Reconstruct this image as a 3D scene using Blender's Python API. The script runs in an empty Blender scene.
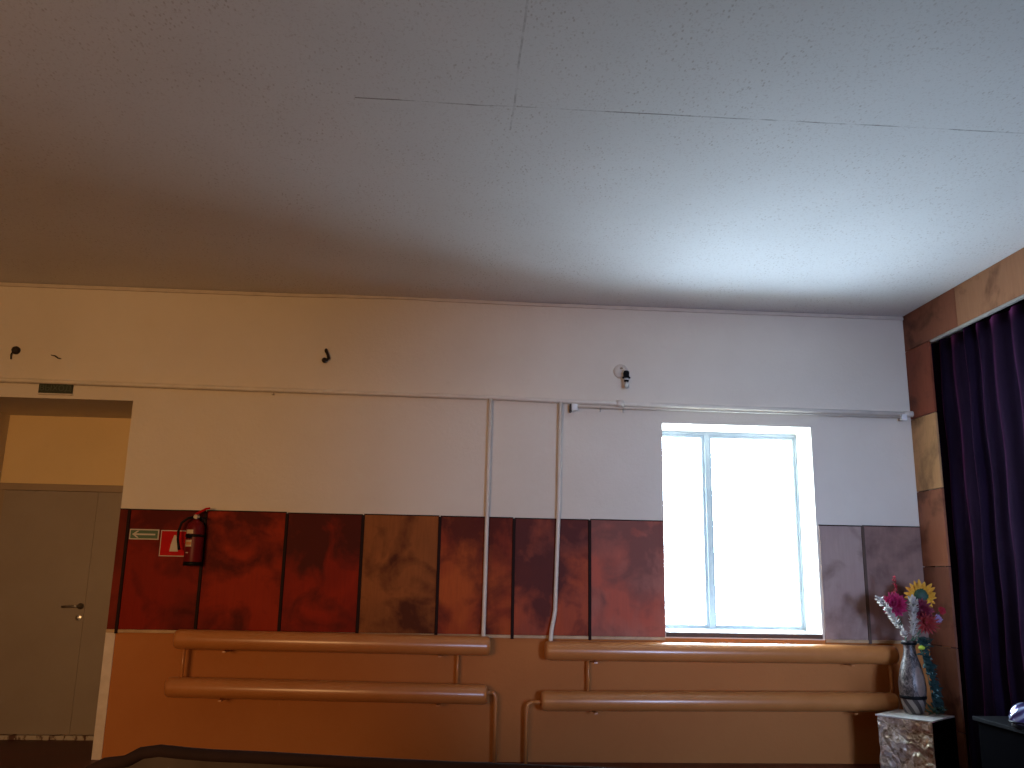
import bpy, bmesh, math, random
from mathutils import Vector, Matrix
S = bpy.context.scene
COL = S.collection
R = math.radians
random.seed(7)

# ---------------------------------------------------------------- camera
cam = bpy.data.cameras.new('camera'); camo = bpy.data.objects.new('camera', cam); COL.objects.link(camo)
cam.sensor_width = 36.0; cam.lens = 36.0 * 865.04 / 1024; cam.clip_start = 0.05; cam.clip_end = 200
CX = Vector((0.99757, -0.06729, 0.01822)); CY = Vector((-0.03229, -0.21433, 0.97623)); CF = Vector((0.06178, 0.97444, 0.21598))
# columns: right, up, -forward
rgt = Vector((0.99757, -0.06729, 0.01822)); up = Vector((-0.03229, -0.21433, 0.97623)).normalized(); fw = Vector((0.06178, 0.97444, 0.21598)).normalized()
m = Matrix((( rgt.x, up.x, -fw.x, 0.0), (rgt.y, up.y, -fw.y, 0.0), (rgt.z, up.z, -fw.z, 1.38), (0, 0, 0, 1)))
camo.matrix_world = m
S.camera = camo
S.view_settings.view_transform = 'Standard'; S.view_settings.look = 'None'
S.view_settings.exposure = 0.0; S.view_settings.gamma = 1.0; S.view_settings.use_curve_mapping = False

# ---------------------------------------------------------------- world: overcast winter sky over snow
w = bpy.data.worlds.new('overcast_sky'); S.world = w; w.use_nodes = True
nt = w.node_tree; nt.nodes.clear()
tc = nt.nodes.new('ShaderNodeTexCoord'); sx = nt.nodes.new('ShaderNodeSeparateXYZ'); rp = nt.nodes.new('ShaderNodeValToRGB')
bg = nt.nodes.new('ShaderNodeBackground'); wo = nt.nodes.new('ShaderNodeOutputWorld')
mr = nt.nodes.new('ShaderNodeMapRange'); mr.inputs[1].default_value = -1; mr.inputs[2].default_value = 1
nt.links.new(tc.outputs['Generated'], sx.inputs[0]); nt.links.new(sx.outputs['Z'], mr.inputs[0]); nt.links.new(mr.outputs[0], rp.inputs[0])
nt.links.new(rp.outputs[0], bg.inputs[0]); nt.links.new(bg.outputs[0], wo.inputs[0])
e = rp.color_ramp.elements
e[0].position = 0.0; e[0].color = (.60, .755, .97, 1)
e[1].position = 1.0; e[1].color = (.60, .76, 1, 1)
x = e.new(0.5); x.color = (.74, .85, .98, 1)
WORLD = 41.0
bg.inputs[1].default_value = WORLD

def area(name, loc, rot, sx_, sy_, power, color, portal=False, spread=180):
    l = bpy.data.lights.new(name, 'AREA'); l.shape = 'RECTANGLE'; l.size = sx_; l.size_y = sy_; l.energy = power; l.color = color
    l.spread = R(spread)
    o = bpy.data.objects.new(name, l); COL.objects.link(o); o.location = loc; o.rotation_euler = rot
    if portal: l.cycles.is_portal = True
    return o
area('window_portal', (2.34, 7.62, 1.81), (R(-90), 0, 0), 1.5, 1.75, 1, (1, 1, 1), portal=True)
# added warm light behind the camera, for an unseen warm source of the hall
area('warm_fill_light', (-3.0, -3.6, 1.75), (R(90), 0, R(-1)), 2.6, 1.5, 51, (1, .53, .21), spread=70)
# added cool light behind the camera, giving the right side its window glare
area('cool_fill_light', (3.0, -3.6, 1.5), (R(90), 0, R(2)), 1.3, 1.6, 33, (.46, .62, 1), spread=40)
# light bounces, clamping and caustics
S.cycles.max_bounces = 10; S.cycles.diffuse_bounces = 6; S.cycles.sample_clamp_indirect = 6
S.cycles.caustics_reflective = False; S.cycles.caustics_refractive = False

# ---------------------------------------------------------------- materials
def srgb(r, g, b):
    f = lambda c: (c/255/12.92 if c/255 <= .04045 else ((c/255+.055)/1.055)**2.4)
    return (f(r), f(g), f(b), 1)
class N:
    def __init__(s, name):
        s.m = bpy.data.materials.new(name); s.m.use_nodes = True; s.t = s.m.node_tree
        s.b = s.t.nodes['Principled BSDF']; s.tc = s.t.nodes.new('ShaderNodeTexCoord')
    def n(s, kind, **kw):
        o = s.t.nodes.new(kind)
        for k, v in kw.items(): setattr(o, k, v)
        return o
    def l(s, a, b): s.t.links.new(a, b)
    def mapping(s, scale=(1, 1, 1), loc=(0, 0, 0), rot=(0, 0, 0)):
        mp = s.n('ShaderNodeMapping'); mp.inputs['Scale'].default_value = scale; mp.inputs['Location'].default_value = loc; mp.inputs['Rotation'].default_value = rot
        s.l(s.tc.outputs['Object'], mp.inputs[0]); return mp.outputs[0]
    def noise(s, scale, detail=4, rough=.55, vec=None, dist=0):
        o = s.n('ShaderNodeTexNoise'); o.inputs['Scale'].default_value = scale; o.inputs['Detail'].default_value = detail
        o.inputs['Roughness'].default_value = rough; o.inputs['Distortion'].default_value = dist
        s.l(vec if vec is not None else s.tc.outputs['Object'], o.inputs['Vector']); return o.outputs['Fac']
    def ramp(s, fac, stops):
        r = s.n('ShaderNodeValToRGB'); el = r.color_ramp.elements
        el[0].position, el[0].color = stops[0]; el[1].position, el[1].color = stops[-1]
        for p, c in stops[1:-1]:
            q = el.new(p); q.color = c
        s.l(fac, r.inputs[0]); return r.outputs[0]
    def mix(s, fac, a, b, mode='MIX'):
        o = s.n('ShaderNodeMix', data_type='RGBA', blend_type=mode)
        for sock, v in ((o.inputs[0], fac), (o.inputs[6], a), (o.inputs[7], b)):
            if hasattr(v, 'is_linked') or hasattr(v, 'links'): s.l(v, sock)
            else: sock.default_value = v
        return o.outputs[2]
    def math(s, op, a, b=None, c=None):
        o = s.n('ShaderNodeMath', operation=op)
        for i, v in enumerate((a, b, c)):
            if v is None: continue
            if hasattr(v, 'links'): s.l(v, o.inputs[i])
            else: o.inputs[i].default_value = v
        return o.outputs[0]
    def bump(s, h, strength=.2, dist=.01):
        o = s.n('ShaderNodeBump'); o.inputs['Strength'].default_value = strength; o.inputs['Distance'].default_value = dist
        s.l(h, o.inputs['Height']); s.l(o.outputs[0], s.b.inputs['Normal'])
    def fin(s, color=None, rough=.6, metal=0, spec=.4, **kw):
        if color is not None:
            if hasattr(color, 'links'): s.l(color, s.b.inputs['Base Color'])
            else: s.b.inputs['Base Color'].default_value = color
        s.b.inputs['Roughness'].default_value = rough; s.b.inputs['Metallic'].default_value = metal
        s.b.inputs['Specular IOR Level'].default_value = spec
        for k, v in kw.items(): s.b.inputs[k].default_value = v
        return s.m
BLK = (0, 0, 0, 1); WHT = (1, 1, 1, 1)
def paint(name, c, c2=None, rough=.6, scale=3, metal=0, spec=.4, bump=.05, **kw):
    n = N(name); f = n.noise(scale, 5, .6)
    c2 = c2 or tuple(v*.86 for v in c[:3]) + (1,)
    col = n.ramp(f, [(.3, c2), (.65, c)])
    if bump: n.bump(n.noise(60, 3), bump, .004)
    return n.fin(col, rough, metal, spec, **kw)

def m_plaster(name, c, c2, c3):
    n = N(name)
    a = n.noise(.55, 5, .6); b = n.noise(9, 6, .7)
    col = n.ramp(a, [(.35, c2), (.6, c)])
    col = n.mix(n.ramp(b, [(.60, BLK), (.80, (.35, .35, .35, 1))]), col, c3)
    n.bump(n.noise(26, 6, .7), .38, .008)
    return n.fin(col, .75, 0, .25)
M = {}
M['cream'] = m_plaster('cream_wall_paint', (.71, .64, .54, 1), (.65, .58, .48, 1), (.55, .47, .38, 1))
M['alcove'] = m_plaster('yellow_alcove_paint', (.74, .56, .31, 1), (.68, .51, .27, 1), (.6, .44, .24, 1))
M['ochre'] = m_plaster('ochre_dado_paint', (.46, .170, .045, 1), (.41, .143, .036, 1), (.32, .105, .026, 1))
M['pipe_ochre'] = paint('ochre_enamel', (.52, .205, .060, 1), (.45, .17, .045, 1), .30, 4, **{'Coat Weight': .5, 'Coat Roughness': .25})
M['white'] = paint('white_gloss_paint', (.80, .79, .76, 1), None, .4, 5)
M['pipe_white'] = paint('white_pipe_enamel', (.72, .65, .55, 1), None, .45, 5)
M['corner_white'] = paint('white_corner_paint', (.70, .60, .50, 1), (.6, .5, .41, 1), .5, 12)
# ceiling: off-white boards with flecks and hairline seams
n = N('speckled_ceiling_board')
base = n.ramp(n.noise(.7, 4), [(.3, (.70, .685, .68, 1)), (.7, (.77, .755, .75, 1))])
v = n.n('ShaderNodeTexVoronoi'); v.inputs['Scale'].default_value = 46; n.l(n.mapping((1, .5, 1)), v.inputs['Vector'])
dots = n.ramp(v.outputs['Distance'], [(.15, WHT), (.27, BLK)])
dens = n.ramp(n.noise(3.2, 5, .7), [(.40, BLK), (.60, (.42, .42, .42, 1))])
spk = n.mix(1.0, dots, dens, 'MULTIPLY')
col = n.mix(spk, base, (.33, .25, .20, 1))
fine = n.ramp(n.noise(75, 2, .6), [(.56, BLK), (.72, (.34, .34, .34, 1))])
col = n.mix(fine, col, (.45, .38, .34, 1))
sep = n.n('ShaderNodeSeparateXYZ'); n.l(n.tc.outputs['Object'], sep.inputs[0])
wob = n.math('MULTIPLY', n.math('SUBTRACT', n.noise(2.0, 2), .5), .03)
def seam(axis, pos, wd):
    d = n.math('ABSOLUTE', n.math('SUBTRACT', n.math('ADD', sep.outputs[axis], wob), pos))
    return n.math('LESS_THAN', d, wd)
s1 = seam('Y', 3.877, .0045)
s1 = n.math('MULTIPLY', s1, n.math('GREATER_THAN', sep.outputs['X'], -.55))
s2 = seam('X', .232, .005)
s2 = n.math('MULTIPLY', s2, n.math('LESS_THAN', sep.outputs['Y'], 4.1))
sm = n.math('MAXIMUM', s1, n.math('MULTIPLY', s2, .7))
brk = n.ramp(n.noise(2.3, 5, .75), [(.42, (.05, .05, .05, 1)), (.58, (.75, .75, .75, 1))])
col = n.mix(n.math('MULTIPLY', sm, brk), col, (.13, .10, .08, 1))
n.bump(n.noise(45, 5, .7), .18, .004)
M['ceiling'] = n.fin(col, .85, 0, .15)
# floor: dark red-brown painted boards
n = N('red_brown_floor_paint')
sep = n.n('ShaderNodeSeparateXYZ'); n.l(n.tc.outputs['Object'], sep.inputs[0])
fr = n.math('FRACT', n.math('MULTIPLY', sep.outputs['Y'], 8))
gap = n.math('LESS_THAN', fr, .05)
col = n.ramp(n.noise(2, 5), [(.3, (.065, .005, .003, 1)), (.7, (.10, .010, .005, 1))])
M['floor'] = n.fin(n.mix(gap, col, (.03, .01, .008, 1)), .45)
# varnished plywood
def plywood(name, c, cd, seed, stain=.5, worn=None, rough=.5, spec=.07, top=0, blot=None):
    n = N(name)
    mp = n.mapping((1, 1, 1), (seed*3.17, seed*1.31, seed*2.3))
    g = n.noise(5, 7, .65, n.mapping((9, 9, .9), (seed, 0, seed*2)), .6)
    b1 = n.noise(2.2, 3, .5, mp, .5); b2 = n.noise(9, 6, .65, mp, .3)
    worn = worn or c
    col = n.mix(n.ramp(b1, [(.36, BLK), (.60, WHT)]), c, worn)
    f = n.math('ADD', n.math('MULTIPLY', n.noise(3.1, 3, .5, n.mapping((1, 1, 1), (seed*1.9, 4, seed*.77)), .8), .72), n.math('MULTIPLY', b2, .28))
    if top:      # a smoke-stained upper edge
        sp = n.n('ShaderNodeSeparateXYZ'); n.l(n.tc.outputs['Object'], sp.inputs[0])
        mr_ = n.n('ShaderNodeMapRange'); mr_.inputs[1].default_value = .35; mr_.inputs[2].default_value = .95; mr_.inputs[3].default_value = 0; mr_.inputs[4].default_value = top
        n.l(sp.outputs['Z'], mr_.inputs[0]); f = n.math('SUBTRACT', f, mr_.outputs[0])
    if blot:     # a blackened patch near one corner
        mb = n.n('ShaderNodeMapping'); mb.inputs['Location'].default_value = (-blot[0], 0, -blot[1]); n.l(n.tc.outputs['Object'], mb.inputs[0])
        ln = n.n('ShaderNodeVectorMath', operation='LENGTH'); n.l(mb.outputs[0], ln.inputs[0])
        m2 = n.n('ShaderNodeMapRange'); m2.inputs[1].default_value = .05; m2.inputs[2].default_value = .38; m2.inputs[3].default_value = .13; m2.inputs[4].default_value = 0
        n.l(ln.outputs['Value'], m2.inputs[0]); f = n.math('SUBTRACT', f, m2.outputs[0])
    st = n.ramp(f, [(.30+.10*stain, (.92, .92, .92, 1)), (.48+.10*stain, BLK)])
    col = n.mix(st, col, cd)
    kn = n.n('ShaderNodeTexVoronoi'); kn.inputs['Scale'].default_value = 3.6; n.l(n.mapping((1, 1, .7), (seed*1.7, 0, seed)), kn.inputs['Vector'])
    col = n.mix(n.ramp(kn.outputs['Distance'], [(.03, (.6,)*3+(1,)), (.15, BLK)]), col, cd)
    col = n.mix(n.ramp(g, [(.35, (.16, .16, .16, 1)), (.60, BLK)]), col, cd)
    n.bump(g, .06, .003)
    return n.fin(col, rough, 0, spec)
M['batten'] = paint('dark_batten_varnish', (.020, .008, .006, 1), None, .6, 8, 0, .08)
M['batten_light'] = paint('paler_batten_varnish', (.10, .065, .05, 1), None, .5, 8, 0, .1)  # paler brown than the dark battens
M['ledge'] = paint('pale_ledge_wood', (.50, .33, .17, 1), (.34, .20, .09, 1), .5, 7)
M['door'] = paint('grey_beige_door_enamel', (.27, .22, .175, 1), (.24, .19, .15, 1), .5, 2)
M['door_frame'] = paint('grey_door_frame_enamel', (.30, .22, .15, 1), None, .5, 2)
M['chrome'] = paint('brushed_steel', (.5, .48, .45, 1), None, .3, 20, 1)
M['black'] = paint('black_plastic', (.006, .006, .007, 1), None, .5, 8, 0, .12)
M['blackmetal'] = paint('blackened_metal', (.03, .022, .018, 1), None, .45, 12, .4)
M['red'] = paint('red_enamel', (.15, .006, .008, 1), (.12, .005, .007, 1), .4, 6, 0, .2)
M['signred'] = paint('red_sign_plastic', (.50, .006, .006, 1), None, .6, 8, 0, .08)
M['signgreen'] = paint('dark_green_sign_plastic', (.045, .11, .055, 1), None, .5, 8)
M['signdark'] = paint('dusty_dark_green_sign', (.022, .030, .012, 1), None, .5, 8)
M['signtext'] = paint('dusty_pale_lettering', (.075, .085, .055, 1), None, .6, 8)
M['signwhite'] = paint('sign_white_print', (.58, .52, .44, 1), None, .6, 8)
M['label'] = paint('cream_label_print', (.60, .50, .36, 1), None, .5, 30)
M['label2'] = paint('orange_label_print', (.55, .25, .10, 1), None, .5, 30)
M['crown'] = paint('cream_moulding_paint', (.62, .54, .45, 1), None, .6, 8)
M['hole'] = paint('sooty_metal', (.02, .012, .008, 1), None, .7, 20)
M['bulbglass'] = paint('dim_milk_glass', (.60, .60, .55, 1), None, .2, 10)
M['frame_paint'] = paint('toned_down_frame_paint', (.27, .31, .35, 1), (.22, .26, .30, 1), .6, 6, 0, .1)  # white frame darkened to blue-grey so overexposed light leaves it visible
# window glass: thin clear pane
g = bpy.data.materials.new('window_glass'); g.use_nodes = True; t = g.node_tree; t.nodes.clear()
tr = t.nodes.new('ShaderNodeBsdfTransparent'); tr.inputs[0].default_value = (.93, .97, .96, 1); gl = t.nodes.new('ShaderNodeBsdfGlossy'); gl.inputs['Roughness'].default_value = .02
no = t.nodes.new('ShaderNodeTexNoise'); no.inputs['Scale'].default_value = 3
mrr = t.nodes.new('ShaderNodeMapRange'); mrr.inputs[3].default_value = .03; mrr.inputs[4].default_value = .07
mx = t.nodes.new('ShaderNodeMixShader'); ou = t.nodes.new('ShaderNodeOutputMaterial')
t.links.new(no.outputs['Fac'], mrr.inputs[0]); t.links.new(mrr.outputs[0], mx.inputs[0]); t.links.new(tr.outputs[0], mx.inputs[1]); t.links.new(gl.outputs[0], mx.inputs[2]); t.links.new(mx.outputs[0], ou.inputs[0])
M['glass'] = g

# ---------------------------------------------------------------- mesh helpers
def link(o, parent=None):
    COL.objects.link(o)
    if parent is not None: o.parent = parent
    return o
def obj(name, bm, mat, parent=None, smooth=False, loc=None):
    bmesh.ops.recalc_face_normals(bm, faces=bm.faces)
    me = bpy.data.meshes.new(name); bm.to_mesh(me); bm.free()
    for mm in (mat if isinstance(mat, (list, tuple)) else [mat]): me.materials.append(mm)
    if smooth:
        for p in me.polygons: p.use_smooth = True
    o = bpy.data.objects.new(name, me)
    if loc: o.location = loc
    return link(o, parent)
def tag(o, label, cat, group=None):
    o['label'] = label; o['category'] = cat
    if group: o['group'] = group
    return o
def struct(o, label=None):
    o['kind'] = 'structure'
    if label: o['label'] = label
    return o
def empty(name, loc, rz=0):
    o = bpy.data.objects.new(name, None); o.empty_display_size = .1; o.location = loc; o.rotation_euler = (0, 0, rz)
    return link(o)
def box(bm, x0, x1, y0, y1, z0, z1, bev=0, mi=0):
    r = bmesh.ops.create_cube(bm, size=1)
    vs = r['verts']
    for v in vs: v.co = Vector(((x0+x1)/2+v.co.x*(x1-x0), (y0+y1)/2+v.co.y*(y1-y0), (z0+z1)/2+v.co.z*(z1-z0)))
    fs = {f for v in vs for f in v.link_faces}
    for f in fs: f.material_index = mi
    if bev:
        es = {e for v in vs for e in v.link_edges}
        bmesh.ops.bevel(bm, geom=list(es), offset=bev, segments=2, affect='EDGES', profile=.5)
    return bm
def B(*a, **k):
    return box(bmesh.new(), *a, **k)
def tube(bm, pts, r, seg=12, cap=True):
    """swept round tube through pts; r is a number or a list"""
    pts = [Vector(p) for p in pts]; rs = r if isinstance(r, (list, tuple)) else [r]*len(pts)
    rings = []; nrm = None
    for i, p in enumerate(pts):
        if i == 0: d = pts[1]-p
        elif i == len(pts)-1: d = p-pts[i-1]
        else: d = (pts[i+1]-p).normalized()+(p-pts[i-1]).normalized()
        d.normalize()
        if nrm is None:
            nrm = d.orthogonal().normalized()
        else:
            nrm = (nrm - d*nrm.dot(d)).normalized()
        bn = d.cross(nrm)
        rings.append([bm.verts.new(p+(nrm*math.cos(2*math.pi*k/seg)+bn*math.sin(2*math.pi*k/seg))*rs[i]) for k in range(seg)])
    for a, b in zip(rings, rings[1:]):
        for k in range(seg): bm.faces.new((a[k], a[(k+1) % seg], b[(k+1) % seg], b[k]))
    if cap:
        bm.faces.new(rings[0]); bm.faces.new(rings[-1][::-1])
    return bm
def lathe(bm, prof, seg=32, c=(0, 0, 0)):
    c = Vector(c); rings = []
    for r, z in prof:
        rings.append([bm.verts.new(c+Vector((max(r, 1e-4)*math.cos(2*math.pi*k/seg), max(r, 1e-4)*math.sin(2*math.pi*k/seg), z))) for k in range(seg)])
    for a, b in zip(rings, rings[1:]):
        for k in range(seg): bm.faces.new((a[k], a[(k+1) % seg], b[(k+1) % seg], b[k]))
    bm.faces.new(rings[0]); bm.faces.new(rings[-1][::-1])
    return bm
def arc(c, r, a0, a1, n, u, v):
    c, u, v = Vector(c), Vector(u), Vector(v)
    return [c+u*(r*math.cos(a0+(a1-a0)*i/n))+v*(r*math.sin(a0+(a1-a0)*i/n)) for i in range(n+1)]

# ================================================================ THE ROOM
CZ = 3.645; WY = 7.0; XR = 3.843; XC = -2.60; ZP0, ZP1 = .927, 1.828
XL = -6.2; YF = -4.0
# back wall (with the window opening and the door alcove); ochre dado below, cream above
bm = bmesh.new()
def zbox(x0, x1, z0, z1, y0=WY, y1=7.87):
    if z0 < ZP0 < z1:
        box(bm, x0, x1, y0, y1, z0, ZP0, mi=1); box(bm, x0, x1, y0, y1, ZP0, z1, mi=0)
    else: box(bm, x0, x1, y0, y1, z0, z1, mi=1 if z1 <= ZP0 else 0)
WX0, WX1, WZ0, WZ1 = 1.700, 2.966, .965, 2.640
OX0, OX1, OZ0, OZ1 = 1.62, 3.05, .94, 2.665      # the opening at its outer side: the reveals are splayed
zbox(XC, WX0-.09, 0, CZ, y1=7.64); zbox(WX1+.09, 4.6, 0, CZ, y1=7.64)
zbox(WX0-.09, WX1+.09, 0, OZ0-.02, y1=7.64); zbox(WX0-.09, WX1+.09, OZ1+.03, CZ, y1=7.64)
zbox(XL, XC, 2.693, CZ); zbox(XL-.3, -3.975, 0, 2.693)
zbox(XL-.3, XL, 2.693, CZ)
# splayed reveals
def prism(pts, y0, y1, mi=0):
    """pts: list of (x,z) at the front, (x,z) at the back"""
    a = [bm.verts.new((p[0][0], y0, p[0][1])) for p in pts]; b = [bm.verts.new((p[1][0], y1, p[1][1])) for p in pts]
    for fv in (a, b[::-1]): bm.faces.new(fv).material_index = mi
    for i in range(len(pts)):
        j = (i+1) % len(pts); bm.faces.new((a[i], a[j], b[j], b[i])).material_index = mi
L, Rr, Tt, Bb = WX0-.09, WX1+.09, OZ1+.03, OZ0-.02
prism([((L, Bb), (L, Bb)), ((WX0, WZ0), (OX0, OZ0)), ((WX0, WZ1), (OX0, OZ1)), ((L, Tt), (L, Tt))], WY, 7.64, 0)
prism([((Rr, Bb), (Rr, Bb)), ((WX1, WZ0), (OX1, OZ0)), ((WX1, WZ1), (OX1, OZ1)), ((Rr, Tt), (Rr, Tt))], WY, 7.64, 0)
prism([((L, Tt), (L, Tt)), ((WX0, WZ1), (OX0, OZ1)), ((WX1, WZ1), (OX1, OZ1)), ((Rr, Tt), (Rr, Tt))], WY, 7.64, 0)
prism([((L, Bb), (L, Bb)), ((WX0, WZ0), (OX0, OZ0)), ((WX1, WZ0), (OX1, OZ0)), ((Rr, Bb), (Rr, Bb))], WY, 7.64, 0)
# fill behind the right edge of the alcove
box(bm, XC, XC+.3, 7.5, 7.95, 0, CZ)
struct(obj('wall_back', bm, [M['cream'], M['ochre']]))
struct(obj('wall_alcove', B(-4.1, -2.4, 7.87, 8.0, 0, 2.9), M['alcove']))
struct(obj('floor', B(XL-.3, 4.6, YF-.3, 8.0, -.15, 0), M['floor']))
struct(obj('ceiling', B(XL-.3, 4.6, YF-.3, 8.0, CZ, CZ+.15), M['ceiling']))
struct(obj('wall_left', B(XL-.3, XL, YF, 7.0, 0, CZ), M['cream']))
struct(obj('wall_front', B(XL-.3, 4.6, YF-.3, YF, 0, CZ), M['cream']))
struct(obj('wall_right', B(4.4, 4.6, YF, 7.0, 0, CZ), M['batten']))

# thin moulding between wall and ceiling
bm = bmesh.new()
N_ = 40
for i in range(N_):
    x0 = XL+(XR-XL)*i/N_; x1 = XL+(XR-XL)*(i+1)/N_
    dz = lambda x: .018*math.exp(-((x+.35)/.8)**2)*(1 if x < -.35 else .6)
    za, zb = CZ-.034+dz(x0), CZ-.034+dz(x1)
    vs = [bm.verts.new(q) for q in ((x0, WY-.018, za), (x1, WY-.018, zb), (x1, WY-.018, zb+.026), (x0, WY-.018, za+.026), (x0, WY, za), (x1, WY, zb), (x1, WY, zb+.026), (x0, WY, za+.026))]
    for f in ((0, 1, 2, 3), (4, 7, 6, 5), (0, 4, 5, 1), (3, 2, 6, 7)): bm.faces.new([vs[k] for k in f])
struct(obj('trim_1', bm, M['crown']))
# painted white corner of the alcove
struct(obj('trim_2', B(XC-.004, XC+.068, WY-.006, WY+.35, 0, .905, bev=.002), M['corner_white']))
# narrow ledge strips below the wood panels are built with each panel

# ---------------------------------------------------------------- window
win = struct(empty('window_1', (2.335, 7.5, OZ0)), 'white-painted two-light window glowing with blown-out daylight')
def wob_(name, *a, mat=M['white'], parent=win, **k):
    bm = B(*a, **k); o = obj(name, bm, mat, parent)
    o.data.transform(Matrix.Translation(-Vector(parent.location)) if parent is win else Matrix.Identity(4)); return o
bm = bmesh.new()
FX0, FX1, FZ0, FZ1 = 1.625, 3.045, .945, 2.66
SX = 2.212   # centre of the mullion
def wpart(name, bm, mat, parent=win):
    o = obj(name, bm, mat, parent); o.data.transform(Matrix.Translation(-win.location)); return o
box(bm, FX0-.02, FX0+.03, 7.47, 7.55, FZ0-.02, FZ1+.02); box(bm, FX1-.03, FX1+.03, 7.47, 7.55, FZ0-.02, FZ1+.02)
box(bm, FX0+.03, FX1-.03, 7.47, 7.55, FZ1-.03, FZ1+.02); box(bm, FX0+.03, FX1-.03, 7.47, 7.55, FZ0-.02, FZ0+.03)
box(bm, SX-.020, SX+.020, 7.462, 7.55, FZ0+.03, FZ1-.03)
wpart('window_frame', bm, M['frame_paint'])
for (a, b) in ((FX0+.03, SX-.020), (SX+.020, FX1-.03)):
    bm = bmesh.new(); z0, z1 = FZ0+.03, FZ1-.03; s = .024
    box(bm, a, a+s, 7.485, 7.535, z0, z1); box(bm, b-s, b, 7.485, 7.535, z0, z1)
    box(bm, a+s, b-s, 7.485, 7.535, z1-s, z1); box(bm, a+s, b-s, 7.485, 7.535, z0, z0+s)
    so = wpart('sash', bm, M['frame_paint'])
    wpart('pane', B(a+s, b-s, 7.508, 7.512, z0+s, z1-s), M['glass'], so)
bm = B(WX0+.002, WX1-.002, WY+.004, 7.475, .950, .968, bev=.004)
so = obj('window_sill', bm, M['white'], win); so.data.transform(Matrix.Translation(-win.location))
so = obj('sill_shade_strip', B(WX0, WX1, WY-.012, WY+.003, .930, .962, bev=.003), M['batten_light'], win); so.data.transform(Matrix.Translation(-win.location))  # dark strip put in for the backlit front edge of the sill
# ---------------------------------------------------------------- door in the alcove
dr = struct(empty('door_1', (-3.5, 7.87, 0)), 'grey-beige flat metal door deep in the alcove')
def dpart(name, bm, mat, parent=dr, smooth=False):
    o = obj(name, bm, mat, parent, smooth); o.data.transform(Matrix.Translation(-dr.location)); return o
bm = bmesh.new()
box(bm, -3.985, -3.895, 7.81, 7.87, 0, 2.085, .005); box(bm, -3.105, -2.62, 7.825, 7.87, 0, 2.03, .004)
box(bm, -3.985, -2.62, 7.80, 7.87, 2.025, 2.085, .005)
dpart('door_frame', bm, M['door_frame'])
dpart('door_side_panel', B(-3.1005, -2.62, 7.801, 7.83, 0.035, 2.022), M['door'])
dpart('door_leaf', B(-3.892, -3.102, 7.80, 7.85, .035, 2.022), M['door'])
bm = bmesh.new(); lathe(bm, [(.026, 0), (.026, .008), (.012, .010), (.012, .04)], 20)
bm.transform(Matrix.Translation((-3.135, 7.80, 1.058)) @ Matrix.Rotation(R(90), 4, 'X'))
tube(bm, [(-3.135, 7.758, 1.058), (-3.16, 7.752, 1.06), (-3.27, 7.752, 1.052)], .010)
dpart('handle', bm, M['chrome'], smooth=True)
bm = bmesh.new(); lathe(bm, [(.024, 0), (.024, .006), (.009, .010)], 20)
bm.transform(Matrix.Translation((-3.142, 7.80, .965)) @ Matrix.Rotation(R(90), 4, 'X'))
dpart('keyhole_plate', bm, M['chrome'])
M['threshold'] = paint('flaking_pale_threshold', (.50, .44, .36, 1), (.10, .05, .035, 1), .8, 9)
th = N('flaking_threshold_paint'); cc = th.ramp(th.noise(11, 5, .7, th.mapping((1, 1, .3))), [(.44, (.09, .04, .03, 1)), (.50, (.42, .36, .29, 1))]); M['threshold'] = th.fin(cc, .8)
dpart('threshold', B(-3.95, -2.62, 7.74, 7.87, 0, .035, bev=.004), M['threshold'])

# ---------------------------------------------------------------- varnished plywood panels along the back wall
RED = (.23, .012, .003, 1); REDL = (.31, .022, .004, 1); DK = (.075, .004, .002, 1)
panels = [
 # x0, x1, colour, worn, dark, stain, smoky top, label
 (-2.598, -2.53, (.12, .014, .006, 1), (.2, .02, .008, 1), DK, .4, .05, 'narrow dark red-brown wood strip at the alcove corner, first of the panels'),
 (-2.525, -1.945, (.19, .014, .004, 1), RED, DK, .45, .16, 'dark red plywood panel behind the green arrow sign and fire extinguisher'),
 (-1.935, -1.318, (.25, .014, .003, 1), REDL, DK, .2, .12, 'reddish-orange plywood panel just right of the fire extinguisher'),
 (-1.307, -.724, (.19, .009, .003, 1), (.29, .015, .003, 1), (.06, .005, .003, 1), .5, .22, 'red plywood panel with a dark smoky top, left of the yellow-brown panel'),
 (-.712, -.118, (.24, .075, .018, 1), (.31, .095, .022, 1), (.06, .010, .003, 1), .5, -.10, 'yellow-brown plywood panel, the only one without red, blackened in its lower corner'),
 (-.106, .474, (.26, .035, .012, 1), (.42, .085, .016, 1), (.08, .012, .007, 1), .6, .12, 'orange-stained plywood panel crossed by the left white riser pipe'),
 (.486, 1.084, (.22, .055, .035, 1), (.42, .075, .025, 1), (.08, .018, .015, 1), .65, .15, 'blotchy dark plywood panel crossed by the right white riser pipe'),
 (1.096, 1.690, (.38, .14, .10, 1), (.44, .10, .060, 1), (.19, .07, .055, 1), .4, .15, 'pinkish-red plywood panel touching the left side of the window'),  # paler red, with haze from the window put into the board colour
 (2.985, 3.342, (.35, .25, .22, 1), (.38, .28, .24, 1), (.20, .13, .11, 1), .3, 0, 'dull brown plywood panel touching the right side of the window'),  # pale grey-brown because window glare is put into both its colours
 (3.352, 3.838, (.25, .15, .125, 1), (.28, .17, .14, 1), (.13, .075, .065, 1), .3, 0, 'darkest brown plywood panel in the corner behind the flowers'),
]
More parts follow.
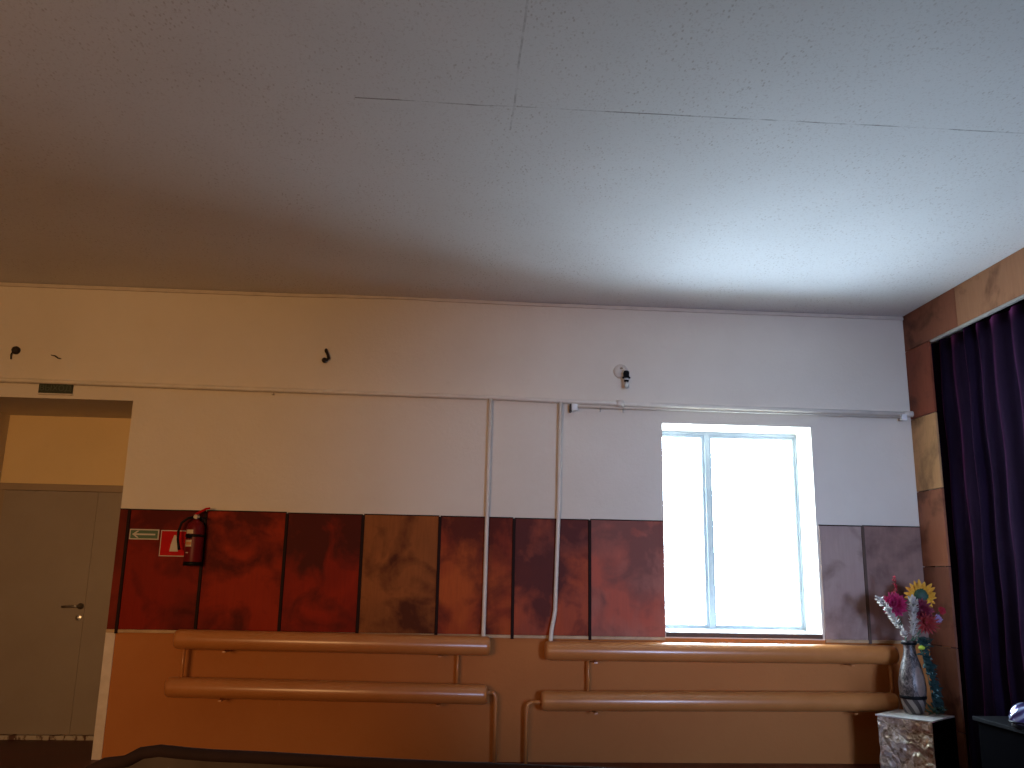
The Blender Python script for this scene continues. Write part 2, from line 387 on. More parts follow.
for i, (x0, x1, c, wn, dk, st, tp, lab) in enumerate(panels):
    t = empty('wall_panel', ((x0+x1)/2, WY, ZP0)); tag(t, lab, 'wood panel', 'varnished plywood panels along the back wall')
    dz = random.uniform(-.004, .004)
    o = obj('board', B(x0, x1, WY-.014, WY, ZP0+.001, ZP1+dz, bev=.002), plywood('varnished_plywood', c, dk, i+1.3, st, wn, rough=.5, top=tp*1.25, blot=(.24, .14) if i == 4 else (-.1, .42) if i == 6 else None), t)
    o.data.transform(Matrix.Translation(-t.location))
    o = obj('ledge', B(x0, x1, WY-.020, WY, ZP0-.024, ZP0, bev=.003), M['ledge'], t); o.data.transform(Matrix.Translation(-t.location))
    if i not in (7, 9):
        o = obj('batten', B(x1-.006, x1+.018, WY-.026, WY-.002, ZP0-.030, ZP1-.002, bev=.004), M['batten_light'] if i == 8 else M['batten'], t); o.data.transform(Matrix.Translation(-t.location))
    # dark top edge lath
    o = obj('top_lath', B(x0, x1, WY-.017, WY, ZP1+dz, ZP1+dz+.008), M['batten'], t); o.data.transform(Matrix.Translation(-t.location))

# ---------------------------------------------------------------- stage front: plywood post and header of the curtain opening
zs = [.001, .29, .90, 1.51, 2.12, 2.73, 3.325]
cols = [((.17, .07, .04, 1), 'lowest'), ((.17, .07, .045, 1), 'a'), ((.22, .085, .055, 1), 'b'), ((.33, .125, .07, 1), 'c'), ((.52, .28, .13, 1), 'd'), ((.24, .065, .035, 1), 'e')]
labs = ['lowest plywood sheet of the stage post, down at the floor behind the foil pedestal',
 'plywood sheet of the stage post standing behind the patterned vase',
 'brown plywood sheet of the stage post level with the flower heads',
 'reddish plywood sheet of the stage post, just below the pale yellow one',
 'pale yellowish plywood sheet, lightest one of the stage post',
 'dark red-brown plywood sheet of the stage post under the header board']
for i in range(0, 6):
    c = cols[i][0]
    o = obj('plywood_sheet', B(XR, XR+.018, 6.622, 6.999, zs[i]+.003, zs[i+1]-.003, bev=.002), plywood('post_plywood', c, tuple(v*.35 for v in c[:3])+(1,), 20+i*1.7, .25, None, .4), None)
    tag(o, labs[i], 'plywood sheet', 'plywood sheets of the stage post')
struct(obj('trim_3', B(XR+.018, XR+.05, 6.90, 6.999, 0, 3.325), M['batten']))
for (ya, yb, c, lab, sd) in ((6.205, 6.999, (.25, .09, .05, 1), 'dark brown header board of the stage opening, in the room corner', 31),
                         (3.76, 6.20, (.36, .165, .085, 1), 'long orange-brown knotty header board over the purple curtain', 33.4)):
    o = obj('header_board', B(XR, XR+.018, ya, yb, 3.328, CZ-.001, bev=.002), plywood('header_plywood', c, tuple(v*.3 for v in c[:3])+(1,), sd, .3, None, .45), None)
    tag(o, lab, 'header board', 'plywood header boards over the stage curtain')
struct(obj('trim_4', B(XR, XR+.018, YF, 3.755, 3.328, CZ), M['batten']))
# pale curtain track below the header
tk = tag(obj('curtain_track', B(XR+.002, XR+.030, 2.5, 6.60, 3.306, 3.3265, bev=.003), paint('dull_track_paint', (.36, .33, .30, 1))), 'long pale curtain track fixed under the plywood header', 'curtain track')
# curtain
vel = N('dark_purple_velvet')
cc = vel.ramp(vel.noise(4, 4, .6, vel.mapping((3, 3, .4))), [(.3, (.009, .005, .014, 1)), (.7, (.016, .008, .023, 1))])
vel.bump(vel.noise(160, 2), .15, .002)
M['velvet'] = vel.fin(cc, .9, 0, .03)
vel.b.inputs['Sheen Weight'].default_value = .42; vel.b.inputs['Sheen Roughness'].default_value = .35; vel.b.inputs['Sheen Tint'].default_value = (.62, .13, .42, 1)
bm = bmesh.new(); ny, nz = 560, 26; grid = []
rnd = random.Random(3)
folds = []; y = 6.87
while y > 2.2:
    wdt = rnd.uniform(.13, .24); folds.append((y, wdt, rnd.uniform(.045, .095))); y -= wdt
def fold(y, z):
    for (fy, wd, am) in folds:
        if fy-wd <= y <= fy:
            u = (fy-y)/wd
            am2 = am*(.62+.5*(1-z/3.35))
            return -am2*(math.sin(math.pi*u)**1.5) + .006*math.sin(7*z+fy*9)
    return 0
for j in range(nz+1):
    z = .04+(3.34-.04)*j/nz
    row = []
    for i in range(ny+1):
        y = 6.86-(4.6)*i/ny
        yy = y+.02*math.sin(2.1*z+y*2)*(1-j/nz)
        row.append(bm.verts.new((3.995+fold(y, z)-.012*math.sin(y*3), yy, z)))
    grid.append(row)
for j in range(nz):
    for i in range(ny): bm.faces.new((grid[j][i], grid[j][i+1], grid[j+1][i+1], grid[j+1][i]))
cu = obj('stage_curtain', bm, M['velvet'], None, True); tag(cu, 'dark purple velvet curtain hanging in deep folds in the stage opening', 'curtain')
md = cu.modifiers.new('thick', 'SOLIDIFY'); md.thickness = .006

# ---------------------------------------------------------------- heating pipes
def pipe_thing(name, label, cat): 
    t = empty(name, (0, 0, 0)); return tag(t, label, cat)
ZPi = 2.802
t = empty('heating_pipe', (-1.2, 6.95, ZPi)); tag(t, 'long white heating pipe running high along the back wall above window and door', 'pipe')
def lp(t, name, bm, mat, smooth=True, parent=None):
    o = obj(name, bm, mat, parent or t, smooth); o.data.transform(Matrix.Translation(-t.location)); return o
lp(t, 'main_pipe', tube(bmesh.new(), [(XL+.01, 6.955, ZPi+.035), (-2, 6.955, ZPi+.010), (.3, 6.955, ZPi), (.9, 6.955, ZPi-.012), (2.3, 6.955, ZPi-.024), (3.80, 6.955, ZPi-.030)], .019, 16), M['pipe_white'])
bm = bmesh.new(); tube(bm, [(1.31, 6.955, ZPi-.015), (1.37, 6.955, ZPi-.016)], .026, 16); lp(t, 'coupling', bm, M['pipe_white'])
for hx in (-5.0, -1.5, 2.0):
    bm = bmesh.new(); box(bm, hx-.008, hx+.008, 6.96, 6.997, ZPi-.03, ZPi-.016); lp(t, 'bracket', bm, M['pipe_white'], False)
bm = bmesh.new(); tube(bm, [(3.765, 6.955, ZPi-.030), (3.838, 6.955, ZPi-.030)], [.024, .026], 16); lp(t, 'end_cap', bm, M['pipe_white'])

def register(label, x0, x1, zt0, zt1, zb0, zb1, xs_, xe_, conns, riser, drop, grp):
    t = empty('pipe_radiator', ((x0+x1)/2, 6.87, .0)); tag(t, label, 'radiator', grp)
    r = .072; Y = 6.865
    def big(xa, za, xb, zb):
        bm = bmesh.new()
        pts = [(xa, Y, za), (xa+.012, Y, za), (xa+.03, Y, za)]; rr = [r*.80, r*.94, r]
        pts += [(xb-.03, Y, zb), (xb-.012, Y, zb), (xb, Y, zb)]; rr += [r, r*.94, r*.80]
        return tube(bm, pts, rr, 40)
    lp(t, 'upper_tube', big(x0, zt0, x1, zt1), M['pipe_ochre'])
    lp(t, 'lower_tube', big(xs_, zb0, xe_, zb1), M['pipe_ochre'])
    zt = lambda x: zt0+(zt1-zt0)*(x-x0)/(x1-x0); zb = lambda x: zb0+(zb1-zb0)*(x-xs_)/(xe_-xs_)
    for k, (cx, cr, cy) in enumerate(conns):
        lp(t, 'connecting_pipe', tube(bmesh.new(), [(cx, cy, zb(cx)), (cx, cy, zt(cx))], cr, 12), M['pipe_ochre'])
    # wall brackets
    for cx in (x0+.38, x1-.38):
        for f in (zt, zb):
            bm = bmesh.new(); box(bm, cx-.012, cx+.012, 6.90, 6.997, f(cx)-r-.012, f(cx)-r+.004); box(bm, cx-.012, cx+.012, 6.79, 6.93, f(cx)-r-.012, f(cx)-r-.002)
            lp(t, 'bracket', bm, M['pipe_ochre'], False)
    if riser:
        lp(t, 'riser_pipe', tube(bmesh.new(), riser, .0165, 14), M['pipe_white'])
    if drop:
        lp(t, 'drop_pipe', tube(bmesh.new(), drop, .0145, 12), M['pipe_ochre'])
    # weld rings
    return t
G = 'pipe radiators under the wood panels'
xr1 = .258
register('left ochre radiator of two thick pipes, ending between the two risers', -2.045, .305, .871, .851, .530, .500, -2.075, .290,
         [(-1.975, .013, 6.865), (.062, .010, 6.93)],
         [(.268, 6.955, ZPi), (.262, 6.955, 1.9), (.256, 6.95, 1.02), (.254, 6.925, .935), (.254, 6.88, .875)],
         [(.275, 6.865, .512), (.318, 6.885, .512)] + arc((.318, 6.90, .472), .040, R(90), R(0), 6, (1, 0, 0), (0, 0, 1)) + [(.359, 6.91, .30), (.360, 6.91, 0)], G)
register('right ochre radiator of two thick pipes below the bright window', .728, 3.490, .824, .826, .458, .476, .700, 3.462,
         [(1.070, .010, 6.93), (3.44, .014, 6.865)],
         [(.846, 6.955, ZPi-.01), (.835, 6.955, 1.9), (.812, 6.955, 1.12), (.800, 6.95, 1.05), (.782, 6.93, .97), (.772, 6.89, .90), (.770, 6.87, .85)],
         [(.72, 6.865, .447), (.66, 6.885, .447)] + arc((.642, 6.90, .397), .047, R(90), R(180), 6, (1, 0, 0), (0, 0, 1)) + [(.594, 6.91, .25), (.593, 6.91, 0)], G)

# thin rail on brackets below the pipe, above the window
t = empty('curtain_rail', (2.35, 6.93, 2.735)); tag(t, 'thin white curtain rail with end brackets above the window', 'curtain rail')
lp(t, 'rail', tube(bmesh.new(), [(.95, 6.93, 2.742), (3.745, 6.93, 2.738)], .0065, 10), M['pipe_white'])
for bx in (.955, 3.742):
    bm = B(bx-.024, bx+.024, 6.905, 6.945, 2.708, 2.764, bev=.006); box(bm, bx-.010, bx+.010, 6.94, 7.0, 2.722, 2.748)
    lp(t, 'end_bracket', bm, M['white'], False)
for bx in (.928,):
    lp(t, 'bracket_plate', B(bx-.007, bx+.007, 6.93, 7.0, 2.702, 2.764), M['blackmetal'], False)
for rx in (1.17, 1.36):
    bm = bmesh.new(); tube(bm, arc((rx, 6.93, 2.735), .013, 0, R(360), 12, (0, 1, 0), (0, 0, 1)), .003, 6, False); tube(bm, [(rx, 6.93, 2.722), (rx, 6.93, 2.705)], .004, 6)
    lp(t, 'ring', bm, M['chrome'])

# ---------------------------------------------------------------- remains of wall lamps
t = empty('lamp_stub', (-3.56, 7.0, 3.075)); tag(t, 'round black lamp stub with a drooping wire, on the wall above the green door sign', 'lamp mount')
bm = bmesh.new(); lathe(bm, [(.033, 0), (.033, .012), (.026, .03), (.014, .034)], 20); bm.transform(Matrix.Translation((0, 0, 0)) @ Matrix.Rotation(R(90), 4, 'X')); obj('socket', bm, M['hole'], t, True)
obj('wire', tube(bmesh.new(), [(-.02, -.012, -.01), (-.03, -.018, -.04), (-.028, -.01, -.075)], .005, 8), M['blackmetal'], t, True)
o = obj('wall_scratch', tube(bmesh.new(), [(-3.285, 6.997, 3.047), (-3.25, 6.995, 3.04), (-3.225, 6.994, 3.022), (-3.20, 6.997, 3.018)], [.003, .006, .005, .003], 8), M['blackmetal'], None, True)
o.name = 'wire_end'; tag(o, 'short thin wire end poking from the cream wall right of the round black stub', 'wire')
t = empty('lamp_hook', (-1.09, 7.0, 3.11)); tag(t, 'small dark twisted hook left from a lamp, alone on the wall left of the risers', 'lamp mount')
obj('hook', tube(bmesh.new(), [(-.008, -.004, .060), (-.004, -.03, .045), (.012, -.038, .010), (.020, -.03, -.018), (.006, -.03, -.032), (-.008, -.02, -.026)], [.011, .013, .011, .013, .012, .010], 10), M['hole'], t, True)
bm = bmesh.new(); bmesh.ops.create_uvsphere(bm, u_segments=14, v_segments=10, radius=.022); bm.transform(Matrix.Translation((-.012, -.03, -.036)))
obj('stub', bm, M['hole'], t, True)
t = empty('lamp_socket', (1.385, 7.0, 3.02)); tag(t, 'black lamp socket with dim bulb on a pale round wall plate above the rail', 'lamp mount')
bm = bmesh.new(); lathe(bm, [(.062, 0), (.062, .006), (.050, .016), (.02, .020)], 28); bm.transform(Matrix.Translation((-.028, 0, .048)) @ Matrix.Rotation(R(90), 4, 'X')); obj('wall_plate', bm, M['crown'], t, True)
obj('arm', tube(bmesh.new(), [(-.03, -.01, .07), (-.026, -.05, .075), (-.008, -.07, .055), (.004, -.075, .04)], .006, 8), M['crown'], t, True)
bm = bmesh.new(); lathe(bm, [(.012, .040), (.022, .036), (.026, .02), (.024, .0), (.026, -.012), (.034, -.016), (.034, -.024), (.02, -.025)], 24, (.004, -.075, 0)); obj('socket', bm, M['black'], t, True)
bm = bmesh.new(); lathe(bm, [(.020, -.025), (.022, -.040), (.016, -.042)], 20, (.004, -.075, 0)); obj('collar', bm, M['bulbglass'], t, True)
bm = bmesh.new(); lathe(bm, [(.019, -.041), (.021, -.050), (.012, -.056)], 20, (.004, -.075, 0)); obj('ring', bm, M['black'], t, True)
bm = bmesh.new(); lathe(bm, [(.011, -.055), (.017, -.070), (.019, -.088), (.014, -.105), (.004, -.113)], 20, (.004, -.075, 0)); obj('bulb', bm, M['bulbglass'], t, True)

# ---------------------------------------------------------------- signs
def text_mesh(body, size, mat, parent, loc, name='lettering', sx=1.0):
    cu = bpy.data.curves.new('txt', 'FONT'); cu.body = body; cu.size = size; cu.extrude = .0008; cu.align_x = 'CENTER'; cu.align_y = 'CENTER'
    tmp = bpy.data.objects.new('txt', cu); COL.objects.link(tmp)
    bpy.context.view_layer.update()
    me = bpy.data.meshes.new_from_object(tmp.evaluated_get(bpy.context.evaluated_depsgraph_get()))
    bpy.data.objects.remove(tmp)
    me.name = name; me.materials.clear(); me.materials.append(mat)
    me.transform(Matrix.Translation(loc) @ Matrix.Rotation(R(90), 4, 'X') @ Matrix.Diagonal((sx, 1, 1, 1)))
    return link(bpy.data.objects.new(name, me), parent)
t = empty('exit_sign', (-3.207, 7.0, 2.770)); tag(t, 'dark green exit sign on the wall above the door alcove, under the pipe', 'sign')
obj('backing', B(-.130, .130, -.022, 0, -.040, .038, bev=.003), M['signdark'], t)
obj('lower_edge', B(-.133, .135, -.026, 0, -.050, -.040, bev=.002), M['crown'], t)
text_mesh('ВЫХОД', .062, M['signtext'], t, (0, -.0235, 0), sx=1.08)
def flat(bm, pts, y0, y1):
    a = [bm.verts.new((p[0], y0, p[1])) for p in pts]; b = [bm.verts.new((p[0], y1, p[1])) for p in pts]
    bm.faces.new(a); bm.faces.new(b[::-1])
    for i in range(len(pts)):
        j = (i+1) % len(pts); bm.faces.new((a[i], a[j], b[j], b[i]))
    return bm
t = empty('arrow_sign', (-2.394, 6.986, 1.639)); tag(t, 'small dark green sign with a pale arrow pointing left toward the alcove', 'sign')
obj('backing', B(-.112, .112, -.005, 0, -.040, .040, bev=.002), M['signwhite'], t)
obj('green_field', B(-.103, .103, -.007, -.004, -.031, .031), M['signgreen'], t)
bm = bmesh.new(); box(bm, -.072, .085, -.0095, -.0065, -.006, .006)
flat(bm, [(-.090, 0), (-.052, .027), (-.038, .027), (-.072, 0)], -.0095, -.0065); flat(bm, [(-.090, 0), (-.072, 0), (-.038, -.027), (-.052, -.027)], -.0095, -.0065)
obj('arrow', bm, M['signwhite'], t)
t = empty('extinguisher_sign', (-2.168, 6.986, 1.575)); tag(t, 'red square sign with a white extinguisher shape, partly behind the red extinguisher', 'sign')
obj('backing', B(-.100, .100, -.005, 0, -.100, .100, bev=.002), M['signwhite'], t)
obj('red_field', B(-.093, .093, -.007, -.004, -.093, .093), M['signred'], t)
bm = flat(bmesh.new(), [(-.022, -.062), (.042, -.062), (.040, -.01), (.030, .03), (.018, .062), (.004, .062), (-.006, .03), (-.016, -.01)], -.0095, -.0065)
obj('pictogram', bm, M['signwhite'], t)

# ---------------------------------------------------------------- fire extinguisher
t = empty('fire_extinguisher', (-1.985, 6.905, 1.415)); tag(t, 'red fire extinguisher with black hose hanging on the wood panels', 'fire extinguisher')
obj('cylinder', lathe(bmesh.new(), [(.05, .0), (.064, .006), (.067, .02), (.067, .265), (.062, .295), (.048, .318), (.026, .332), (.022, .345)], 36), M['red'], t, True)
obj('base_ring', lathe(bmesh.new(), [(.060, -.008), (.068, -.008), (.069, .022), (.060, .022)], 36), M['black'], t, True)
bm = lathe(bmesh.new(), [(.020, .345), (.020, .372), (.013, .378)], 20); box(bm, -.024, .024, -.013, .013, .352, .368, bev=.003); obj('valve', bm, M['chrome'], t, False)
bm = bmesh.new(); tube(bm, [(-.012, -.01, .378), (.02, -.014, .396), (.070, -.02, .424), (.100, -.022, .430)], [.010, .010, .009, .007], 8); obj('lever', bm, M['signred'], t, True)
bm = bmesh.new(); tube(bm, [(-.005, 0, .358), (.04, -.004, .356), (.072, -.006, .350)], [.008, .007, .006], 8); obj('grip', bm, M['black'], t, True)
bm = bmesh.new(); tube(bm, [(-.018, -.005, .360), (-.060, -.01, .352), (-.105, -.015, .315), (-.122, -.02, .250), (-.120, -.025, .190), (-.108, -.03, .140), (-.100, -.032, .110)], [.009, .0095, .0095, .0095, .0095, .010, .0115], 12); obj('hose', bm, M['black'], t, True)
bm = lathe(bmesh.new(), [(.0135, 0), (.017, .012), (.014, .014)], 16); bm.transform(Matrix.Translation((.0, -.020, .362)) @ Matrix.Rotation(R(90), 4, 'X')); obj('gauge', bm, M['label'], t, True)
obj('strap', lathe(bmesh.new(), [(.0675, .208), (.0700, .208), (.0700, .228), (.0675, .228)], 36), M['black'], t, True)
obj('hook_plate', B(-.03, .03, .070, .094, .20, .36, bev=.003), M['blackmetal'], t)
def wrap(r, a0, a1, z0, z1, n=10):
    bm = bmesh.new(); g = []
    for z in (z0, z1): g.append([bm.verts.new((r*math.cos(a0+(a1-a0)*i/n), r*math.sin(a0+(a1-a0)*i/n), z)) for i in range(n+1)])
    for i in range(n): bm.faces.new((g[0][i], g[0][i+1], g[1][i+1], g[1][i]))
    return bm
def wrapobj(name, r, a0, a1, z0, z1, mat):
    o = obj(name, wrap(r, a0, a1, z0, z1), mat, t, True); return o
wrapobj('upper_label', .0682, R(218), R(272), .232, .262, M['label'])
wrapobj('dark_band', .0684, R(218), R(268), .196, .226, M['black'])
wrapobj('lower_label', .0682, R(218), R(268), .135, .185, M['label'])
wrapobj('orange_band', .0686, R(220), R(266), .148, .170, M['label2'])
bm = wrap(.0686, R(232), R(250), .085, .093)
obj('small_print', bm, M['label'], t)

# ---------------------------------------------------------------- foil pedestal
bc = Vector((3.414, 6.500, 0)); ang = math.atan2(.252, .304)
t = empty('pedestal', bc, ang); tag(t, 'square pedestal wrapped in crumpled silver-gold foil under the vase', 'pedestal')
fo = N('crumpled_foil')
vv = fo.n('ShaderNodeTexVoronoi', feature='DISTANCE_TO_EDGE'); vv.inputs['Scale'].default_value = 8
ns = fo.n('ShaderNodeTexNoise'); ns.inputs['Scale'].default_value = 9; fo.l(fo.tc.outputs['Object'], ns.inputs['Vector'])
ad = fo.n('ShaderNodeMixRGB'); ad.inputs[0].default_value = .25; fo.l(fo.tc.outputs['Object'], ad.inputs[1]); fo.l(ns.outputs['Color'], ad.inputs[2]); fo.l(ad.outputs[0], vv.inputs['Vector'])
cc = fo.ramp(fo.noise(14, 6, .7, None, 1.5), [(.34, (.26, .19, .11, 1)), (.46, (.66, .57, .42, 1)), (.60, (.93, .90, .84, 1))])  # silvery highlights and dark crease shade put into the foil colour
fo.bump(vv.outputs['Distance'], .7, .05)
M['foil'] = fo.fin(cc, .33, .55, .6)
h = .198
bm = bmesh.new(); bmesh.ops.create_cube(bm, size=1); bmesh.ops.subdivide_edges(bm, edges=bm.edges, cuts=34, use_grid_fill=True)
rn = random.Random(5)
from mathutils import noise as mn
for v in bm.verts:
    q = Vector((v.co.x*2*h, v.co.y*2*h, (v.co.z+.5)*.425))
    nrm = Vector((v.co.x if abs(v.co.x) > .499 else 0, v.co.y if abs(v.co.y) > .499 else 0, (v.co.z if v.co.z > .499 else 0)*.35))
    if v.co.y < -.49: v.co = Vector((q.x, -h, q.z)); continue
    d = abs(mn.noise(q*6))*.024+mn.noise(q*14+Vector((4, 2, 1)))*.006
    v.co = q+nrm*2*(d-.010)
obj('foil_wrap', bm, M['foil'], t, True)
M['ptop'] = paint('pale_foil_top', (.80, .78, .76, 1), (.6, .56, .52, 1), .35, 16, .2)
obj('top_board', B(-h-.006, h+.006, -h-.006, h+.006, .424, .436, bev=.003), M['ptop'], t)
M['matteblack'] = paint('matte_black', (.005, .005, .006, 1), None, 1.0, 12, 0, 0.0)
obj('unlit_side_panel', B(-h+.004, h+.002, -h-.010, -h-.001, .0, .424), M['matteblack'], t)  # black sheet standing for the unlit side of the foil box

# ---------------------------------------------------------------- vase
VX, VY, VZ = 3.445, 6.56, .436
t = empty('vase', (VX, VY, VZ)); tag(t, 'tall grey vase with a swollen belly and dark bands on the foil pedestal', 'vase')
vs = N('mottled_grey_glaze')
sep = vs.n('ShaderNodeSeparateXYZ'); vs.l(vs.tc.outputs['Object'], sep.inputs[0])
a_ = vs.math('ARCTAN2', sep.outputs['Y'], sep.outputs['X'])
st = vs.math('SINE', vs.math('ADD', vs.math('MULTIPLY', a_, 7), vs.math('MULTIPLY', sep.outputs['Z'], 55)))
stripes = vs.math('GREATER_THAN', st, -.1)
low = vs.math('LESS_THAN', sep.outputs['Z'], .115)
mot = vs.ramp(vs.noise(42, 6, .7, vs.mapping((1, 1, .6)), 1.2), [(.42, (.022, .016, .016, 1)), (.52, (.11, .085, .08, 1)), (.68, (.27, .225, .205, 1))])
base = vs.mix(stripes, (.04, .028, .028, 1), (.25, .21, .195, 1))
# pale teardrop medallion on the front
vs_c = vs.mix(low, mot, base)
dx = vs.math('MULTIPLY', vs.math('SUBTRACT', sep.outputs['X'], .018), 1.0)
zc = vs.math('SUBTRACT', sep.outputs['Z'], .235)
dd = vs.math('SQRT', vs.math('ADD', vs.math('POWER', vs.math('ABSOLUTE', vs.math('DIVIDE', dx, .040)), 2.0), vs.math('POWER', vs.math('ABSOLUTE', vs.math('DIVIDE', zc, .105)), 2.0)))
fr_ = vs.math('LESS_THAN', sep.outputs['Y'], 0)
med = vs.math('MULTIPLY', vs.math('LESS_THAN', dd, 1.0), fr_)
vs_c = vs.mix(med, vs_c, vs.ramp(vs.noise(20, 4), [(.3, (.17, .12, .10, 1)), (.7, (.27, .19, .155, 1))]))
vs.bump(vs.noise(40, 5, .7), .4, .006)
M['vase'] = vs.fin(vs_c, .35, 0, .5)
prof = [(.055, 0), (.070, .006), (.078, .035), (.088, .075), (.094, .115), (.100, .16), (.101, .205), (.095, .255), (.084, .305), (.070, .355), (.055, .40), (.046, .44), (.044, .475), (.048, .495), (.056, .520), (.052, .520), (.040, .49), (.036, .44), (.04, .3)]
prof = [(r*.95, z*1.0) for r, z in prof]
obj('body', lathe(bmesh.new(), prof, 48), M['vase'], t, True)
obj('neck_band', lathe(bmesh.new(), [(.036, .488), (.052, .490), (.058, .500), (.056, .508), (.040, .510)], 40), M['black'], t, True)
obj('belly_band', lathe(bmesh.new(), [(.084, .104), (.092, .106), (.096, .117), (.094, .129), (.086, .132)], 40), M['black'], t, True)

# ---------------------------------------------------------------- artificial flowers: every stem its own thing
pet = lambda nm, c, c2: paint(nm, c, c2, .6, 25, bump=0)
M['magenta'] = pet('magenta_petals', (.50, .02, .12, 1), (.28, .01, .07, 1)); M['crimson'] = pet('crimson_petals', (.48, .02, .04, 1), (.3, .01, .03, 1))
M['maroon'] = pet('maroon_petals', (.20, .012, .04, 1), (.10, .008, .02, 1)); M['coral'] = pet('coral_red_petals', (.36, .04, .035, 1), (.22, .018, .025, 1))
M['mauve'] = pet('mauve_petals', (.36, .24, .40, 1), (.25, .15, .3, 1)); M['yellow'] = pet('yellow_petals', (.75, .42, .03, 1), (.58, .22, .02, 1))
M['amber'] = pet('amber_petals', (.55, .24, .03, 1), None); M['ivory'] = pet('ivory_blossom', (.62, .57, .52, 1), (.36, .32, .29, 1))
M['leaf'] = pet('dull_green_leaf', (.06, .13, .07, 1), (.03, .07, .045, 1)); M['teal'] = pet('teal_green_leaf', (.018, .06, .058, 1), (.012, .03, .032, 1)); M['lime'] = pet('lime_bud', (.50, .62, .05, 1), None)
M['green_eye'] = pet('green_flower_centre', (.025, .08, .05, 1), (.012, .035, .025, 1)); M['tealglint'] = pet('pale_teal_leaf', (.20, .36, .35, 1), None)
def petal(bm, base, d, up_, L, wd, cup=.2, n=5):
    """a thin curved leaf shape with thickness"""
    base, d, up_ = Vector(base), Vector(d).normalized(), Vector(up_).normalized(); s = d.cross(up_).normalized(); rows = []
    for i in range(n+1):
        u = i/n; wv = wd*math.sin(math.pi*min(.97, .12+.86*u))**.8*.5
        p = base+d*(L*u)+up_*(cup*L*u*u)
        rows.append((bm.verts.new(p-s*wv+up_*wd*.12), bm.verts.new(p), bm.verts.new(p+s*wv+up_*wd*.12)))
    for a, b in zip(rows, rows[1:]):
        bm.faces.new((a[0], a[1], b[1], b[0])); bm.faces.new((a[1], a[2], b[2], b[1]))
def frame_of(nv):
    nv = Vector(nv).normalized(); u = nv.orthogonal().normalized(); return nv, u, nv.cross(u)
MOUTH = Vector((0, 0, .51))
def flower(name, label, cat, head, face, petal_mat, centre_mat, rad, layers, wd, cr, grp=None, petal_name='petals', mouth=(0, 0), split=None):
    t = empty(name, (VX, VY, VZ)); tag(t, label, cat, grp)
    head = Vector(head)-Vector((VX, VY, VZ)); nv, u, v = frame_of(face)
    m0 = Vector((mouth[0], mouth[1], .30)); m1 = Vector((mouth[0]*1.4, mouth[1]*1.4, .515))
    obj('stem', tube(bmesh.new(), [m0, m1, (m1+head)/2+Vector((0, 0, .01)), head-nv*.012], .0032, 8), M['leaf'], t, True)
    bm = bmesh.new(); rn = random.Random(hash(name) % 97+int(head.x*1000))
    rn = random.Random(int(abs(head.x)*10007+abs(head.z)*311))
    for (cnt, tilt, sc) in layers:
        for k in range(cnt):
            a = 2*math.pi*(k+rn.random()*.5)/cnt; tl = tilt+rn.uniform(-.12, .12)
            dd = (u*math.cos(a)+v*math.sin(a))*math.cos(tl)+nv*math.sin(tl)
            uu = nv*math.cos(tl)-(u*math.cos(a)+v*math.sin(a))*math.sin(tl)
            petal(bm, head+dd*cr*.5, dd, uu, (rad-cr*.5)*sc*rn.uniform(.88, 1.08), wd, .18)
    p = obj(petal_name, bm, petal_mat, t, True); sd = p.modifiers.new('t', 'SOLIDIFY'); sd.thickness = .0012
    if centre_mat:
        bm = bmesh.new(); bmesh.ops.create_icosphere(bm, subdivisions=3, radius=cr)
        for q in bm.verts: q.co = q.co*(1+.12*mn.noise(q.co*180)); q.co = Vector((q.co.x, q.co.y, q.co.z*.55))
        rot = Vector((0, 0, 1)).rotation_difference(nv).to_matrix().to_4x4()
        bm.transform(Matrix.Translation(head+nv*cr*.2) @ rot); obj('flower_centre', bm, centre_mat, t, True)
    return t
flower('sunflower', 'yellow sunflower with a dark green centre, topmost on the vase', 'flower', (3.590, 6.60, 1.285), (-.40, -.85, .15), M['yellow'], M['green_eye'], .118, [(18, .12, 1), (16, .35, .84)], .034, .055, mouth=(.018, -.005))
flower('chrysanthemum', 'big round magenta chrysanthemum on the left of the bouquet', 'flower', (3.338, 6.52, 1.212), (-.35, -.85, .30), M['magenta'], M['magenta'], .098, [(22, .1, 1), (22, .5, .95), (18, .85, .9), (12, 1.2, .8), (16, -.35, .9)], .024, .034, mouth=(-.015, -.005))
flower('dahlia', 'dark maroon flower tucked under the sunflower', 'flower', (3.515, 6.48, 1.180), (-.2, -.9, .3), M['maroon'], M['maroon'], .092, [(16, .1, 1), (16, .5, .9), (12, .9, .8)], .024, .022, mouth=(.01, -.01))
flower('aster', 'coral-red flower cluster lowest over the vase mouth', 'flower', (3.530, 6.45, 1.090), (-.1, -.9, .25), M['coral'], M['crimson'], .098, [(18, .05, 1), (16, .45, .9), (14, .9, .75)], .018, .020, mouth=(.015, -.015))
flower('carnation', 'small crimson flower at the right edge of the bouquet', 'flower', (3.725, 6.57, 1.175), (.1, -.9, .3), M['crimson'], None, .034, [(12, .2, 1), (12, .6, .9), (8, 1, .7)], .018, .010, mouth=(.02, .005))
flower('violet', 'pale mauve flower between the coral and the crimson ones', 'flower', (3.680, 6.55, 1.115), (.0, -.9, .35), M['mauve'], None, .036, [(10, .1, 1), (10, .5, .8)], .018, .010, mouth=(.02, -.01))
